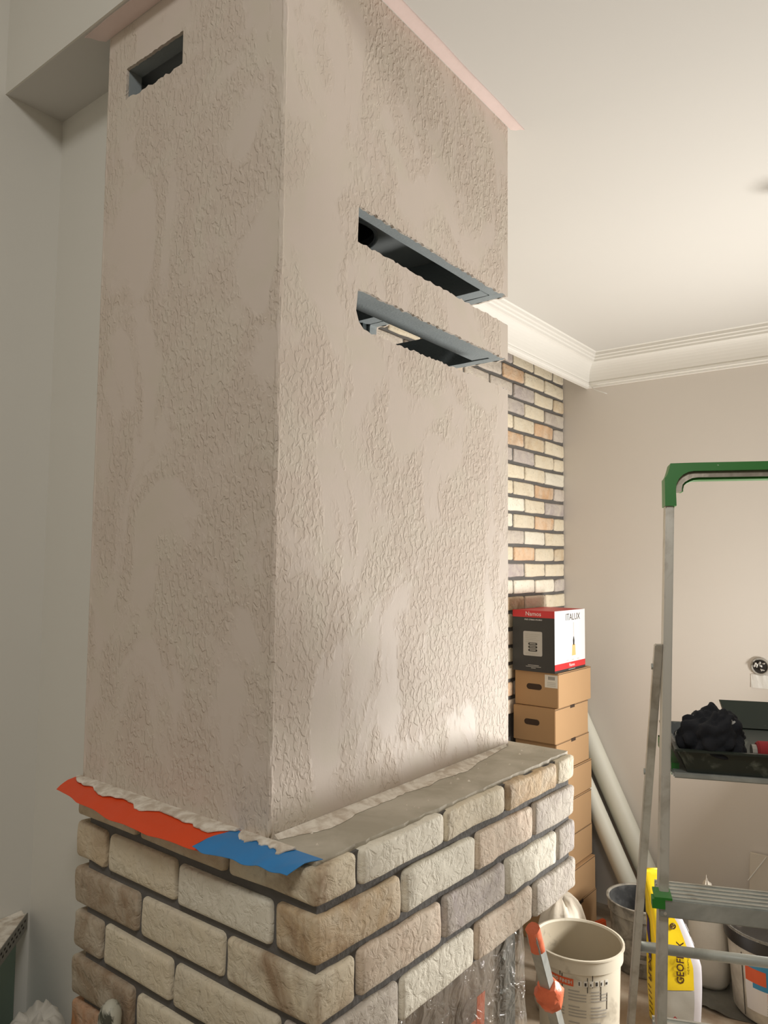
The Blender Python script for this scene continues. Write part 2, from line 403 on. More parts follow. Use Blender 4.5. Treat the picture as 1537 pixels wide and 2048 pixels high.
# ------------------------------------------------------------------ chimney hood
A = Vector((.788, .832)); B = Vector((1.543, .852)); Cc = Vector((1.543, 1.338)); D = Vector((.788, 1.338)); ZL = 1.193
hood = thing('chimney_hood', 'tall pink-beige textured plaster chimney hood with open vent slots reaching the ceiling', 'chimney', (1.16, 1.08, ZL))
def wallmap(P, Q):
    d = (Q-P).normalized(); n = Vector((-d.y, d.x))      # inward (loop is counter-clockwise seen from above)
    return (lambda s, z, i=0.0: Vector((P.x+d.x*s+n.x*i, P.y+d.y*s+n.y*i, z))), n
S1 = (2.165, 2.233); S2 = (2.011, 2.082)
PT = .006
def comb(L, s_in, amp, n, side):
    """outline of a wall with two slots open at its end (s=L for the front, s=0 for the side)"""
    pts = [Vector((0, ZL)), Vector((L, ZL)), Vector((L, S2[0]))]
    pts += jag((L, S2[0]), (s_in+.02, S2[0]), n, amp)[1:]
    pts += [Vector((s_in+.02, S2[0]+.002)), Vector((s_in+.006, S2[0]+.012)), Vector((s_in-.002, S2[0]+.03)), Vector((s_in+.002, S2[1]-.006))]
    pts += jag((s_in+.004, S2[1]), (L, S2[1]), n, amp)
    pts += [Vector((L, S2[1])), Vector((L, S1[0]))]
    pts += jag((L, S1[0]), (s_in, S1[0]), n, amp)[1:]
    pts += [Vector((s_in, S1[0])), Vector((s_in+.002, S1[1]-.006))]
    pts += jag((s_in+.004, S1[1]), (L, S1[1]), n, amp)
    pts += [Vector((L, S1[1])), Vector((L, HC)), Vector((0, HC))]
    if side: pts = [Vector((L-p.x, p.y)) for p in pts][::-1]
    return pts
def wall(name, mat, P, Q, loops, i0, i1):
    mp, n = wallmap(P, Q)
    L3 = [[mp(p.x, p.y, i0) for p in l] for l in loops]
    return MB().prism(L3, (n.x*(i1-i0), n.y*(i1-i0), 0)).build(name, mat, hood)
LF = (B-A).length
wall('plaster_front', 'plaster', A, B, [comb(LF, .190, .0022, 70, False)], 0, PT)
wall('board_front', 'board', A, B, [[Vector((.02, ZL))]+[Vector((min(LF-PT, max(.02, p.x)), p.y)) for p in comb(LF, .1905, .0005, 12, False)[1:]]], PT, .030)
LS = (Cc-B).length
wall('plaster_side', 'plaster', B, Cc, [comb(LS, .09, .0022, 40, True)], 0, PT)
wall('board_side', 'board', B, Cc, [comb(LS, .0905, .0005, 10, True)], PT, .034)
LD = (A-D).length      # left wall runs from D to A
h0, h1 = 1.338-1.275, 1.338-1.096
hole = [Vector((h0, 2.560)), Vector((h0, 2.497))]+jag((h0, 2.497), (h1, 2.494), 22, .0035)[1:]+[Vector((h1, 2.497)), Vector((h1, 2.559))]+jag((h1, 2.559), (h0, 2.560), 30, .0012)[1:]
rect = [Vector((0, ZL)), Vector((LD, ZL)), Vector((LD, HC)), Vector((0, HC))]
wall('plaster_left', 'plaster', D, A, [rect, hole], 0, PT)
hole2 = [Vector((h0, 2.561)), Vector((h0, 2.49)), Vector((h1, 2.49)), Vector((h1, 2.561))]
rect2 = [Vector((.0, ZL)), Vector((LD-.01, ZL)), Vector((LD-.01, HC)), Vector((.0, HC))]
wall('board_left', 'board', D, A, [rect2, hole2], PT, .034)
MB().box(.822, 1.50, 1.31, 1.336, ZL, HC).build('board_back', 'boarddark', hood)
# inner shelf with the round pipe opening
circ = [Vector((1.215+.092*math.cos(a*2*math.pi/32), 1.112+.092*math.sin(a*2*math.pi/32), 2.335)) for a in range(32)]
MB().prism([[(.822, .87, 2.335), (1.50, .885, 2.335), (1.50, 1.31, 2.335), (.822, 1.31, 2.335)], circ], (0, 0, .018)).build('inner_shelf', 'boarddark', hood)
pr = MB(); rings = [[], []]
pr.add([p+Vector((0, 0, z)) for z in (0.0, .12) for p in circ], [(i, (i+1) % 32, 32+(i+1) % 32, 32+i) for i in range(32)])
pr.build('flue_collar', 'boxblack', hood, smooth=True)
MB().tube([(c.x+(c.x-1.215)*.06, c.y+(c.y-1.112)*.06, 2.333) for c in circ+circ[:1]], .0035, 6).build('flue_ring', 'board', hood, smooth=True)
# extra boards behind the lips
mpF, nF = wallmap(A, B)
MB().obox(mpF(.16, 2.083, .030), mpF(LF-.04, 2.083, .030)-mpF(.16, 2.083, .030), (nF.x*.044, nF.y*.044, 0), (0, 0, .075)).build('batten', 'board', hood)
MB().box(1.470, 1.509, .885, 1.29, 2.234, 2.334).build('batten', 'board', hood)
MB().box(1.488, 1.509, 1.252, 1.268, 1.95, 2.30).build('stud', 'steel', hood)
MB().box(1.44, 1.488, 1.262, 1.268, 1.95, 2.30).build('stud', 'steel', hood)
MB().box(.822, .86, .87, 1.31, 2.575, 2.60).build('batten', 'boarddark', hood)
MB().box(.822, 1.50, .87, 1.31, 2.60, 2.615).build('inner_shelf', 'boarddark', hood)
# lumpy trowelled arris
eb = MB(); pts = []; rr = []
for i in range(150):
    z = ZL+.004+(HC-ZL-.008)*i/149
    pts.append((A.x+.0035+nz((0, 0, z), 60, 3)*.0016, A.y+.0035+nz((0, 0, z), 60, 9)*.0016, z)); rr.append(.0046+nz((1, 0, z), 45, 5)*.0014)
eb.tube(pts, rr, 8).build('arris', 'plaster', hood, smooth=True)
pts = []; rr = []
for i in range(150):
    z = ZL+.004+(HC-ZL-.008)*i/149
    pts.append((D.x+.0035+nz((3, 0, z), 60, 3)*.0012, D.y-.0035, z)); rr.append(.0042+nz((4, 0, z), 45, 5)*.0014)
MB().tube(pts, rr, 8).build('arris', 'plaster', hood, smooth=True)

# tape on the ceiling
def ceil_tape(name, pts_in, pts_out, label):
    m = MB(); n = 24; rings = []
    for i in range(n+1):
        t = i/n; a = Vector(pts_in[0]).lerp(Vector(pts_in[1]), t); b_ = Vector(pts_out[0]).lerp(Vector(pts_out[1]), t)
        w_ = nz((t*8, 0, 0), 1, 4)*.0022; d = (b_-a).normalized()
        ring = []
        for q, zz in ((0, .0004), (.35, .0022+.001*nz((t*9, 1, 0), 1)), (.7, .0008), (1, .0030+.002*nz((t*7, 3, 0), 1))):
            p = a.lerp(b_, q)+d*(w_ if q == 1 else 0); ring.append((p.x, p.y, HC-zz))
        for q in (1, 0): p = a.lerp(b_, q)+d*(w_ if q == 1 else 0); ring.append((p.x, p.y, HC-.0001))
        rings.append(ring)
    return tag(settle(m.loft(rings).build(name, 'pinktape', smooth='auto')), label, 'masking tape', 'tape strips on the ceiling')
ceil_tape('masking_tape', ((.75, .829), (1.558, .851)), ((.75, .797), (1.575, .823)), 'pink masking tape on the ceiling along the lit front of the chimney hood')
ceil_tape('masking_tape', ((.787, .83), (.787, 1.352)), ((.748, .83), (.752, 1.372)), 'pink masking tape on the ceiling along the shaded side of the chimney hood')

# ------------------------------------------------------------------ brick fireplace base
XF, YF = .766, .712           # outer brick faces
XE, YE = 1.588, 1.316
basec = thing('fireplace_base', 'fireplace surround of cream stone bricks with dark grey joints and a cement ledge', 'fireplace', (1.17, 1.02, 0))
ZJ = [1.193, 1.130, 1.053, .975, .897, .819, .741, .663, .585, .507, .429, .351, .273, .195, .117, .039, 0]
core = MB().box(XF+.010, XE-.012, YF+.010, YE-.03, .903, ZL-.008)
core.box(XF+.010, XF+.19, YF+.010, YE-.03, 0, .903)
core.build('mortar_core', 'mortar', basec)
MB().box(XF+.19, XE-.16, 1.16, YE-.03, 0, .903).build('rear_block', 'ledge', basec)
# ledge slab with worn rim
rim = []
out_ = [((XF+.011, YF+.014), (XE-.004, YF+.015), 40), ((XE-.004, YF+.015), (XE-.004, YE-.02), 12), ((XE-.004, YE-.02), (XF+.011, YE-.02), 4), ((XF+.011, YE-.02), (XF+.011, YF+.014), 30)]
for a, b_, n in out_: rim += jag(a, b_, n, .0022)
MB().prism([[(p.x, p.y, ZL-.012) for p in rim]], (0, 0, .012)).build('ledge', 'ledge', basec)
def bbrick(x0, x1, y0, y1, z0, z1, ch, seed):
    me = brick_mesh(x1-x0, y1-y0, z1-z0, seed, r=.008, amp=.0014)
    o = bpy.data.objects.new('brick', me); link(o, basec)
    o.location = Vector(((x0+x1)/2, (y0+y1)/2, (z0+z1)/2))-BASE[basec.name]; tint(o, ch, .025); return o
G = .005
FR = {1: ([.766, .856, 1.078, 1.286, 1.502, XE], 'kwcbc'), 2: ([.766, .961, 1.178, 1.397, XE], 'bwpg'),
      3: ([.766, .855, 1.073, 1.284, 1.503, XE], 'kplwl'), 4: ([.766, .958, 1.177, 1.396, XE], 'gwpg')}
LT = {1: ([.899, 1.125, YE], 'tt'), 2: ([.799, 1.020, 1.218, YE], 'wct'), 3: ([.900, 1.118, YE], 'cd'), 4: ([.782, 1.023, 1.222, YE], 'ccd'),
      5: ([.916, 1.124, YE], 'cd'), 6: ([.79, 1.02, 1.222, YE], 'ccr')}
sd = 100
for r in range(1, 16):
    z1, z0 = ZJ[r-1]-(.0068 if r == 1 else .0065), ZJ[r]+.0065
    fe, fc = FR.get(r, FR[1 if r % 2 else 2]); le, lc = LT.get(r, LT[3 if r % 2 else 2])
    full = r <= 4
    # corner brick
    bbrick(XF, fe[1]-G, YF, le[0]-G, z0, z1, fc[0], sd); sd += 1
    for i in range(1, len(fe)-1):
        if full: bbrick(fe[i]+G, fe[i+1]-(G if i < len(fe)-2 else 0), YF+random.uniform(-.0015, .0015), YF+.040, z0, z1, fc[i], sd); sd += 1
    for i in range(len(le)-1):
        bbrick(XF+random.uniform(-.0015, .0015), XF+.040, le[i]+G, le[i+1]-(G if i < len(le)-2 else 0), z0, z1, lc[i], sd); sd += 1
# firebox set back under the lintel
MB().box(XF+.19, 1.50, .83, 1.16, .03, .90).build('firebox', 'firebox', basec)
MB().box(XF+.19, 1.505, .815, .832, .83, .90).box(XF+.19, XF+.23, .815, .832, .03, .83).box(1.465, 1.505, .815, .832, .03, .83).build('firebox_frame', 'steel', basec)
# white smear along the hood's foot
sm = MB(); rings = []
for i in range(61):
    t = i/60; x = .80+.73*t; y0 = A.y+(x-A.x)/(B.x-A.x)*(B.y-A.y)
    w_ = max(.004, (.030+.012*nz((x*14, 0, 0), 1, 2)+.005*nz((x*60, 0, 0), 1, 3))*min(1, (1-t)*3+.1)*min(1, t*6+.35))
    z_ = ZL+.0004
    rings.append([(x, y0-.0005, z_), (x, y0-.0005, z_+.006), (x, y0-w_*.5, z_+.003+.0015*nz((x*50, 2, 0), 1)), (x, y0-w_, z_+.0006), (x, y0-w_, z_)])
sm.loft(rings).build('plaster_smear', 'smear', basec, smooth='auto')
for k in range(26):      # crumbs
    x = random.uniform(.82, 1.57); y = random.uniform(YF+.025, .835); s = random.uniform(.0015, .004)
    if y > A.y-.008: continue
    c = MB(); v = [(x+s*random.uniform(.6, 1.2)*dx, y+s*random.uniform(.6, 1.2)*dy, ZL+dz) for dx, dy, dz in ((1, 0, 0), (0, 1, 0), (-1, 0, 0), (0, -1, 0), (0, 0, s*.9))]
    c.add(v, [(0, 1, 4), (1, 2, 4), (2, 3, 4), (3, 0, 4), (3, 2, 1, 0)]).build('plaster_crumb', 'smear', basec)

# tape on the ledge (flap standing off over the left bricks)
def flap(name, mat, y0, y1, x_in, outw, drop, label, n=40, seed=0, skew=0.0):
    m = MB(); rings = []
    for i in range(n+1):
        t = i/n; y = y0+(y1-y0)*t; ring = []
        for q in range(7):
            s = q/6; wv = nz((t*6, s*2, 0), 1, seed)*.006*s
            o_ = outw(t)+.0025*nz((t*12, 0, 0), 1, seed+2)
            ring.append(Vector((x_in-o_*s, y+skew*s+(.004*nz((t*7, s*3, 1), 1, seed)), ZL+.0016-drop(t)*s**2.0+wv)))
        ring += [p+Vector((0, 0, -.0007)) for p in reversed(ring)]
        rings.append(ring)
    o = m.loft(rings).build(name, mat, smooth='auto'); return tag(settle(o), label, 'masking tape')
t1 = flap('masking_tape', 'redtape', .885, 1.352, .788, lambda t: .058+.008*math.sin(t*5)-.012*max(0,t-.8)/.2, lambda t: .020, 'orange-red foil tape curling off the ledge over the left bricks', seed=3, skew=.01)
t2 = flap('masking_tape', 'bluetape', .722, .90, .787, lambda t: .047+.02*t, lambda t: .012, 'blue masking tape strip lying over the corner of the brick base', seed=8, skew=.022)
def smear_on(tp, y0, y1, wmax, seed):
    m = MB(); rings = []; n = 60
    for i in range(n+1):
        t = i/n; y = y0+(y1-y0)*t
        w_ = max(.003, wmax*(.75+.5*nz((t*9, 0, 0), 1, seed)+.14*nz((t*40, 0, 0), 1, seed+1))*min(1, t*8+.3, (1-t)*8+.3))
        z = lambda s: ZL+.0042-.020*(s*w_/.060)**2
        rings.append([Vector((.7885-w_*s, y, z(s)+(.0012 if 0 < s < 1 else .0003)+.0006*nz((t*50, s*6, 0), 1, seed))) for s in (0, .3, .6, .85, 1)]+[Vector((.7885-w_, y, z(1)-.0014)), Vector((.7885, y, ZL+.002))])
    o = m.loft(rings); b_ = tp.location.copy(); BASE[tp.name] = b_
    return o.build('plaster_smear', 'smear', tp, smooth='auto')
smear_on(t1, .895, 1.345, .034, 4); smear_on(t2, .775, .885, .027, 7)

# clear film over the firebox
m = MB(); rings = []; nx, nz2 = 130, 50
for k in range(nz2+1):
    z = .895-(.895-.02)*k/nz2; ring = []
    for i in range(nx+1):
        x = XF+.20+(1.535-XF-.20)*i/nx
        y = .792+(.010*abs(math.sin(x*45+3*nz((x*6, 0, z*2), 1)))-.005)*(.5+.5*k/nz2)+.014*nz((x*9, 0, z*5), 1, 3)+.005*nz((x*40, 0, z*18), 1, 6)
        if i > nx-8: y += (i-nx+8)*.003
        ring.append((x, y, z))
    rings.append(ring)
m.loft(rings, close=False)
fo = m.build('plastic_film', 'film', smooth=True)
tag(settle(fo), 'clear plastic film taped over the firebox opening below the brick lintel', 'film')
for (x, z, s) in ((1.33, .66, .03), (1.30, .62, .025)):
    MB().obox((x, .806, z), (s, 0, 0), (0, .001, 0), (.004, 0, .09)).build('tape_strip', 'otape', basec)

# ------------------------------------------------------------------ left corner: parapet, sack, tool handle
par = thing('plasterboard_parapet', 'unfinished plasterboard parapet with metal corner bead at the left wall', 'parapet', (.5, 1.4, 0))
ZP = .819
pa, pb = Vector((.872, 1.688)), Vector((.872-.62, 1.688-.635))
poly = [(pa.x, pa.y), (pb.x, pb.y), (pb.x-.45, pb.y), (pb.x-.45, 1.688)]
MB().prism([[(x, y, ZP-.0125) for x, y in poly]], (0, 0, .0125)).build('top_board', 'smear', par)
dn = (pb-pa).normalized(); nn = Vector((-dn.y, dn.x))   # to the right/near side
if nn.dot(Vector((1, -1))) < 0: nn = -nn
ins = [Vector((x, y)) for x, y in poly]
MB().prism([[(p.x-nn.x*.03 if i < 2 else p.x, min(1.688, p.y-nn.y*.03) if i < 2 else p.y, 0) for i, p in enumerate(ins)]], (0, 0, ZP-.013)).build('side_board', 'green_gyp', par)
q0 = pa+dn*.12-nn*.0295
MB().obox((q0.x, q0.y, 0), (dn.x*.025, dn.y*.025, 0), (nn.x*.002, nn.y*.002, 0), (0, 0, ZP-.014)).build('board_joint', 'gypdark', par)
bd = MB().obox((pa.x+nn.x*.0005, pa.y+nn.y*.0005, ZP-.034), (dn.x*.88, dn.y*.88, 0), (nn.x*.0012, nn.y*.0012, 0), (0, 0, .034)).build('corner_bead', 'bead', par)
dots = MB()
for i in range(44):
    for row in range(2):
        c = pa+dn*(.012+i*.02+row*.01); z = ZP-.013-row*.010
        dots.obox((c.x+nn.x*.0016, c.y+nn.y*.0016, z), (dn.x*.009, dn.y*.009, 0), (nn.x*.0003, nn.y*.0003, 0), (0, 0, .0045))
dots.build('bead_perforation', 'wirehole', bd, kind='stuff')
m = MB(); rings = []
for i in range(13):          # rough plaster fillet against the wall
    t = i/12; x = .30+.56*t; w_ = .012+.012*abs(nz((x*30, 0, 0), 1)); h_ = .006+.03*max(0, nz((x*22, 5, 0), 1))
    rings.append([(x, 1.689, ZP), (x, 1.689, ZP+h_), (x, 1.689-w_, ZP+.003), (x, 1.689-w_, ZP)])
m.loft(rings).build('plaster_fillet', 'smear', par)

def crumple(name, mat, prof, c, sx, sy, seed, amp, freq, label, cat, seg=40, rot=0, sq=1.0, group=None, parent=None):
    """closed lumpy body: prof = [(scale, z)]"""
    m = MB(); rings = []; cr, sr = math.cos(rot), math.sin(rot)
    for s, z in prof:
        ring = []
        for k in range(seg):
            a = 2*math.pi*k/seg; ca, sa = math.cos(a), math.sin(a)
            e = sq; x = math.copysign(abs(ca)**e, ca)*sx*s; y = math.copysign(abs(sa)**e, sa)*sy*s
            d = 1+amp*nz((ca*freq, sa*freq, z*freq*5), 1, seed)+amp*.5*nz((ca*freq*2.6, sa*freq*2.6, z*freq*13), 1, seed+4)
            zz = z+amp*.12*nz((ca*freq*2, sa*freq*2, z*9), 1, seed+9)*(1 if z > .02 else 0)
            ring.append(Vector((c[0]+(x*cr-y*sr)*d, c[1]+(x*sr+y*cr)*d, c[2]+max(0, zz))))
        rings.append(ring)
    o = m.loft(rings).build(name, mat, parent, smooth=True)
    if parent is None: tag(settle(o), label, cat, group)
    return o
crumple('paper_sack', 'sack', [(.9, 0), (1, .03), (1.02, .2), (1, .4), (.95, .55), (.8, .64), (.62, .685), (.45, .70), (.2, .69)], (.80, 1.50, 0), .10, .075, 3, .16, 1.6,
        'white crumpled paper sack standing between the parapet and the brick base', 'sack', rot=.7)
hd = thing('tool_handle', 'plaster-splattered tool pole with rounded black grip leaning by the brick base', 'tool', (.60, 1.09, 0))
tp, bt = Vector((.742, 1.146, .878)), Vector((.60, 1.09, 0.0))
ax_ = (tp-bt).normalized()
pts = [tp-ax_*.26, tp-ax_*.25, tp-ax_*.2, tp-ax_*.12, tp-ax_*.05, tp-ax_*.02, tp-ax_*.008, tp, tp+ax_*.003]
MB().tube(pts, [.012, .016, .0155, .0165, .019, .0185, .0155, .008, .001], 16).build('grip', 'handle', hd, smooth=True)
MB().tube([bt+ax_*.004, tp-ax_*.255], .0095, 12).build('shaft', 'alu', hd, smooth=True)

# ------------------------------------------------------------------ boxes in the corner
BX0, BX1, BY0, BY1 = 2.995, 3.335, 1.425, 1.625
def carton(i, z0, h, dx, dy, label, handle, lab=False, flap_=False):
    x0, x1, y0, y1 = BX0+dx, BX1+dx, BY0+dy, BY1
    t = thing('cardboard_box', label, 'box', ((x0+x1)/2, (y0+y1)/2, z0), 'stacked cardboard boxes')
    MB().box(x0, x1, y0, y1, z0, z0+h-.002).build('body', 'card', t, bevel=.002)
    if handle:
        yc = (y0+y1)/2+.01; zc = z0+h*.55; w_, r = .036, .0125
        pts = []
        for cx, a0 in ((yc-w_+r, 90), (yc+w_-r, -90)):
            for k in range(9): a = RAD(a0+k*22.5); pts.append((x0-.0008, cx+r*math.cos(a), zc+r*math.sin(a)))
        MB().prism([pts], (.002, 0, 0)).build('hand_hole', 'cardin', t)
    if lab:
        l = panel((x0-.0002, y0+.062, z0+.085), (0, -1, 0), (0, 0, 1), .058, .054).build('paper_label', 'label', t)
        for k in range(9): panel((x0-.0009, y0+.046-k*.0035, z0+.118), (0, -1, 0), (0, 0, 1), .0016, .014, .0002).build('barcode_bar', 'ink', l)
        for k in range(3): panel((x0-.0009, y0+.052, z0+.106-k*.007), (0, -1, 0), (0, 0, 1), .040, .0018, .0002).build('print_line', 'printgrey', l)
    if flap_: MB().obox(((x0+x1)/2-.02, y0-.0008, z0+h-.016), (.045, 0, 0), (0, .002, 0), (0, 0, .013)).build('flap_notch', 'cardin', t)
    MB().box(x0, x1, y0-.0006, y0, z0+h-.0075, z0+h-.0055).build('flap_line', 'cardin', t)
    return t
HB = [0, .148, .296, .436, .590, .722, .847, .995, 1.144]
dxs = [(.040, -.012), (.03, -.012), (.035, .004), (.02, 0), (.03, .002), (.012, .006), (-.005, .002), (.01, -.006)]
nm = ['bottom cardboard box of the corner stack, standing on the floor', 'second cardboard box from the floor in the corner stack',
      'third cardboard box from the floor in the corner stack', 'fourth cardboard box from the floor in the corner stack',
      'fifth cardboard box from the floor in the corner stack', 'cardboard box third below the black and white box',
      'cardboard box with plain oval hand hole, second below the black and white box', 'cardboard box with hand hole and barcode label right under the black and white box']
for i in range(8):
    carton(i, HB[i], HB[i+1]-HB[i], dxs[i][0], dxs[i][1], nm[i], i > 4, i == 7, i in (0, 5, 6))
lb = thing('lamp_box', 'black and white lamp carton with red bands on top of the cardboard stack', 'box', (3.14, 1.53, 1.144))
x0, x1, y0, y1, z0, z1 = 2.985, 3.298, 1.425, 1.625, 1.144, 1.406
m = MB(); v = [(x, y, z) for x in (x0, x1) for y in (y0, y1) for z in (z0, z1)]
m.add(v, [(0, 1, 3, 2)], 0); m.add(v, [(4, 6, 7, 5), (0, 4, 5, 1), (2, 3, 7, 6), (0, 2, 6, 4)], 1); m.add(v, [(1, 5, 7, 3)], 2)
m.build('body', ['boxblack', 'boxwhite', 'boxred'], lb)
LX = ((0, -1, 0), (0, 0, 1))
b1 = panel((x0, y1, z1-.030), *LX, y1-y0, .030).build('red_band', 'boxred', lb)
text('Namos', .026, (x0-.0008, 1.525, z1-.015), *LX, 'boxwhite', b1)
text('PND-27066A-MS-BRO', .009, (x0-.0002, 1.525, z1-.040), *LX, 'boxwhite', lb, name='type_line')
p1 = panel((x0, 1.573, z1-.195), *LX, .090, .105, rad=.006).build('spec_panel', 'boxgrey', lb)
for k in range(5): panel((x0-.0007, 1.563, z1-.104-k*.008), *LX, .068-(k % 3)*.008, .0022, .0002).build('print_line', 'printgrey', p1)
for k in range(3):
    pl = panel((x0-.0007, 1.549, z1-.149-k*.0135), *LX, .043, .0105, .0003, rad=.005).build('spec_badge', 'ink', p1)
    panel((x0-.0011, 1.542, z1-.145-k*.0135), *LX, .028, .003, .0002).build('print_line', 'boxgrey', p1)
for k in range(2): panel((x0-.0007, 1.563, z1-.184-k*.005), *LX, .062, .0015, .0002).build('print_line', 'printgrey', p1)
for k, w_ in enumerate((.052, .072, .022)): panel((x0-.0004, 1.525+w_/2, z1-.236-k*.006), *LX, w_, .0022, .0003).build('print_line', 'boxgrey', lb)
LY = ((1, 0, 0), (0, 0, 1))
b2 = panel((x0, y0, z0+.010), *LY, x1-x0, .026).build('red_band', 'boxred', lb)
text('Namos', .020, (3.155, y0-.0008, z0+.023), *LY, 'boxwhite', b2)
b3 = panel((x0, y0, z0), *LY, x1-x0, .010).build('black_band', 'boxblack', lb)
panel((3.12, y0-.0007, z0+.004), *LY, .07, .002, .0002).build('print_line', 'boxgrey', b3)
text('ITALUX', .042, (3.168, y0-.0004, z1-.031), *LY, 'ink', lb, sx=1.05, bold=-.0003)
MB().obox((3.175, y0-.0005, z1-.150), (.0012, 0, 0), (0, .0005, 0), (0, 0, .095)).build('lamp_cord_print', 'ink', lb)
MB().prism([[(3.170, y0-.0005, z1-.155), (3.182, y0-.0005, z1-.155), (3.184, y0-.0005, z1-.135), (3.1785, y0-.0005, z1-.118), (3.173, y0-.0005, z1-.118), (3.168, y0-.0005, z1-.135)]], (0, .0005, 0)).build('lamp_holder_print', 'ink', lb)
MB().prism([[(3.156, y0-.0005, z1-.200), (3.196, y0-.0005, z1-.200), (3.190, y0-.0005, z1-.152), (3.162, y0-.0005, z1-.152)]], (0, .0005, 0)).build('lamp_shade_print', 'amber', lb)
for k in range(3): panel((3.10+k*.055, y0, z0+.043), *LY, .022, .003, .0004).build('print_line', 'boxgrey', lb)

# ------------------------------------------------------------------ corner clutter
def roll(a, b_, r, label):
    a, b_ = Vector(a), Vector(b_); d = (b_-a).normalized()
    t = thing('foam_roll', label, 'roll', (a.x, a.y, 0), 'pale rolls leaning in the corner')
    MB().tube([a, a+d*.01, b_-d*.01, b_], [r*.97, r, r, r*.97], 28).build('sheet', 'foam', t, smooth='auto')
    MB().tube([b_-d*.002, b_+d*.0015], r*.3, 14).build('core', 'cardin', t)
    return t
roll((3.508, 1.13, .02), (3.508, 1.585, .95), .046, 'thick pale foam roll leaning against the taupe wall beside the boxes')
roll((3.420, 1.20, .02), (3.420, 1.59, .80), .040, 'pale foam roll nearer the boxes, in front of the other roll')

def bucket(name, c, R, Rb, h, mat, matin, label, fill, fillmat, handle=False):
    t = thing(name, label, 'bucket', c)
    z = c[2]
    MB().lathe((c[0], c[1], z), [(.001, .001), (Rb-.006, .001), (Rb, .008), (R-.010, h-.045), (R-.002, h-.044), (R-.001, h-.006), (R+.0035, h-.005), (R+.0035, h), (R-.003, h+.001), (R-.008, h-.004)], 56).build('wall', mat, t, smooth='auto')
    MB().lathe((c[0], c[1], z), [(R-.008, h-.004), (R-.012, h-.05), (Rb+(R-Rb)*fill-.012, h*fill), (.001, h*fill+.004)], 56).build('inside', matin if not fillmat else fillmat, t, smooth='auto')
    return t
def wrap(t, c, r0, a0, a1, z0, z1, mat, name, rtop=None, t_=.0008, n=14, parent=None):
    """a label patch that follows a bucket's wall"""
    m = MB(); rings = []; rtop = r0 if rtop is None else rtop
    for i in range(n+1):
        a = RAD(a0+(a1-a0)*i/n); ring = []
        for r, z in ((r0, z0), (r0+t_, z0), (rtop+t_, z1), (rtop, z1)): ring.append((c[0]+r*math.cos(a), c[1]+r*math.sin(a), z))
        rings.append(ring)
    return m.loft(rings).build(name, mat, parent or t)
# near bucket
bc = (2.405, 1.070, 0); bR, bRb, bh = .142, .122, .385
nb = bucket('plaster_bucket', bc, bR, bRb, bh, 'bucket', 'bucketin', 'empty white plaster bucket with orange label standing beside the brick base', .05, None)
def rr_(z): return bRb+(bR-.010-bRb)*(z-.008)/(bh-.053)+.0004
def ang(px_deg): return px_deg
# camera-facing direction is about 204 degrees
ob = wrap(nb, bc, rr_(.300), 149, 197, .300, .322, 'orange', 'orange_label', rr_(.322))
def arc_text(body, size, c, r, a0, z, mat, parent, step):
    for i, ch in enumerate(body):
        if ch == ' ': continue
        a = RAD(a0+i*step)
        o = (c[0]+r*math.cos(a), c[1]+r*math.sin(a), z)
        text(ch, size, o, (-math.sin(a), math.cos(a), 0), (0, 0, 1), mat, parent, bold=.0003)
arc_text('POLIGRAND FINISH', .014, bc, rr_(.311)+.0012, 152, .311, 'bucketwhite', ob, 2.75)
for k in range(6): 
    a = 203+k*7.6; wrap(nb, bc, rr_(.303), a, a+5, .303, .320, 'label', 'pictogram', rr_(.320), n=3)
    wrap(nb, bc, rr_(.306)+.0009, a+1, a+2.4+(k % 2)*1.2, .306, .317-(k % 3)*.002, 'ink', 'pictogram_mark', rr_(.317)+.0009, n=2)
for col in range(3):
    a = 160+col*30
    for k in range(20):
        if (k % 5) == 4: continue
        z = .285-k*.0095; wrap(nb, bc, rr_(z), a, a+(24 if k % 5 else 15), z, z+.0036, 'printgrey', 'print_line', rr_(z+.0036), .0003, n=6)
for k, (a, z, l) in enumerate(((181, .262, .07), (178, .325, .02), (215, .285, .045), (234, .26, .06), (222, .30, .05), (244, .23, .05))):
    wrap(nb, bc, rr_(z), a, a+1.1, z, z+l, 'ink', 'dark_drip', rr_(z+l), .0004, n=2)
# dark mortar bucket behind
b2c = (3.135, 1.115, 0)
mb2 = bucket('mortar_bucket', b2c, .140, .120, .262, 'bucketgrey', 'darkin', 'dirty bucket with dark grey residue inside, behind the ladder leg', .35, 'darkin')
for k in range(4): wrap(mb2, b2c, .1225+.006*k, 180+k*9, 222+k*6, .06+.035*k, .075+.035*k, 'printgrey', 'print_line', .1245+.006*k)
wrap(mb2, b2c, .136, 228, 240, .14, .20, 'orange', 'orange_label', .139)
# paint bucket on the right
b3c = (3.13, .615, .003)
pb3 = thing('paint_bucket', 'paint bucket with black rim, clear lid and blue-orange label at the right edge', 'bucket', b3c)
MB().lathe(b3c, [(.001, .002), (.150, .002), (.158, .012), (.176, .255), (.001, .255)], 56).build('wall', 'bucketwhite', pb3, smooth='auto')
MB().lathe(b3c, [(.176, .250), (.186, .252), (.190, .285), (.187, .300), (.178, .302), (.176, .290)], 56).build('rim', 'black', pb3, smooth='auto')
MB().lathe(b3c, [(.001, .293), (.172, .293), (.177, .306), (.186, .307), (.188, .302)], 56).build('lid', 'black', pb3, smooth='auto')
MB().lathe(b3c, [(.186, .3065), (.193, .309), (.194, .300)], 56).build('lid_rim', 'filmlid', pb3, smooth='auto')
def r3(z): return .158+(.176-.158)*(z-.012)/.243+.0004
o3 = wrap(pb3, b3c, r3(.06), 150, 222, .05, .232, 'boxwhite', 'paper_label', r3(.232), n=20)
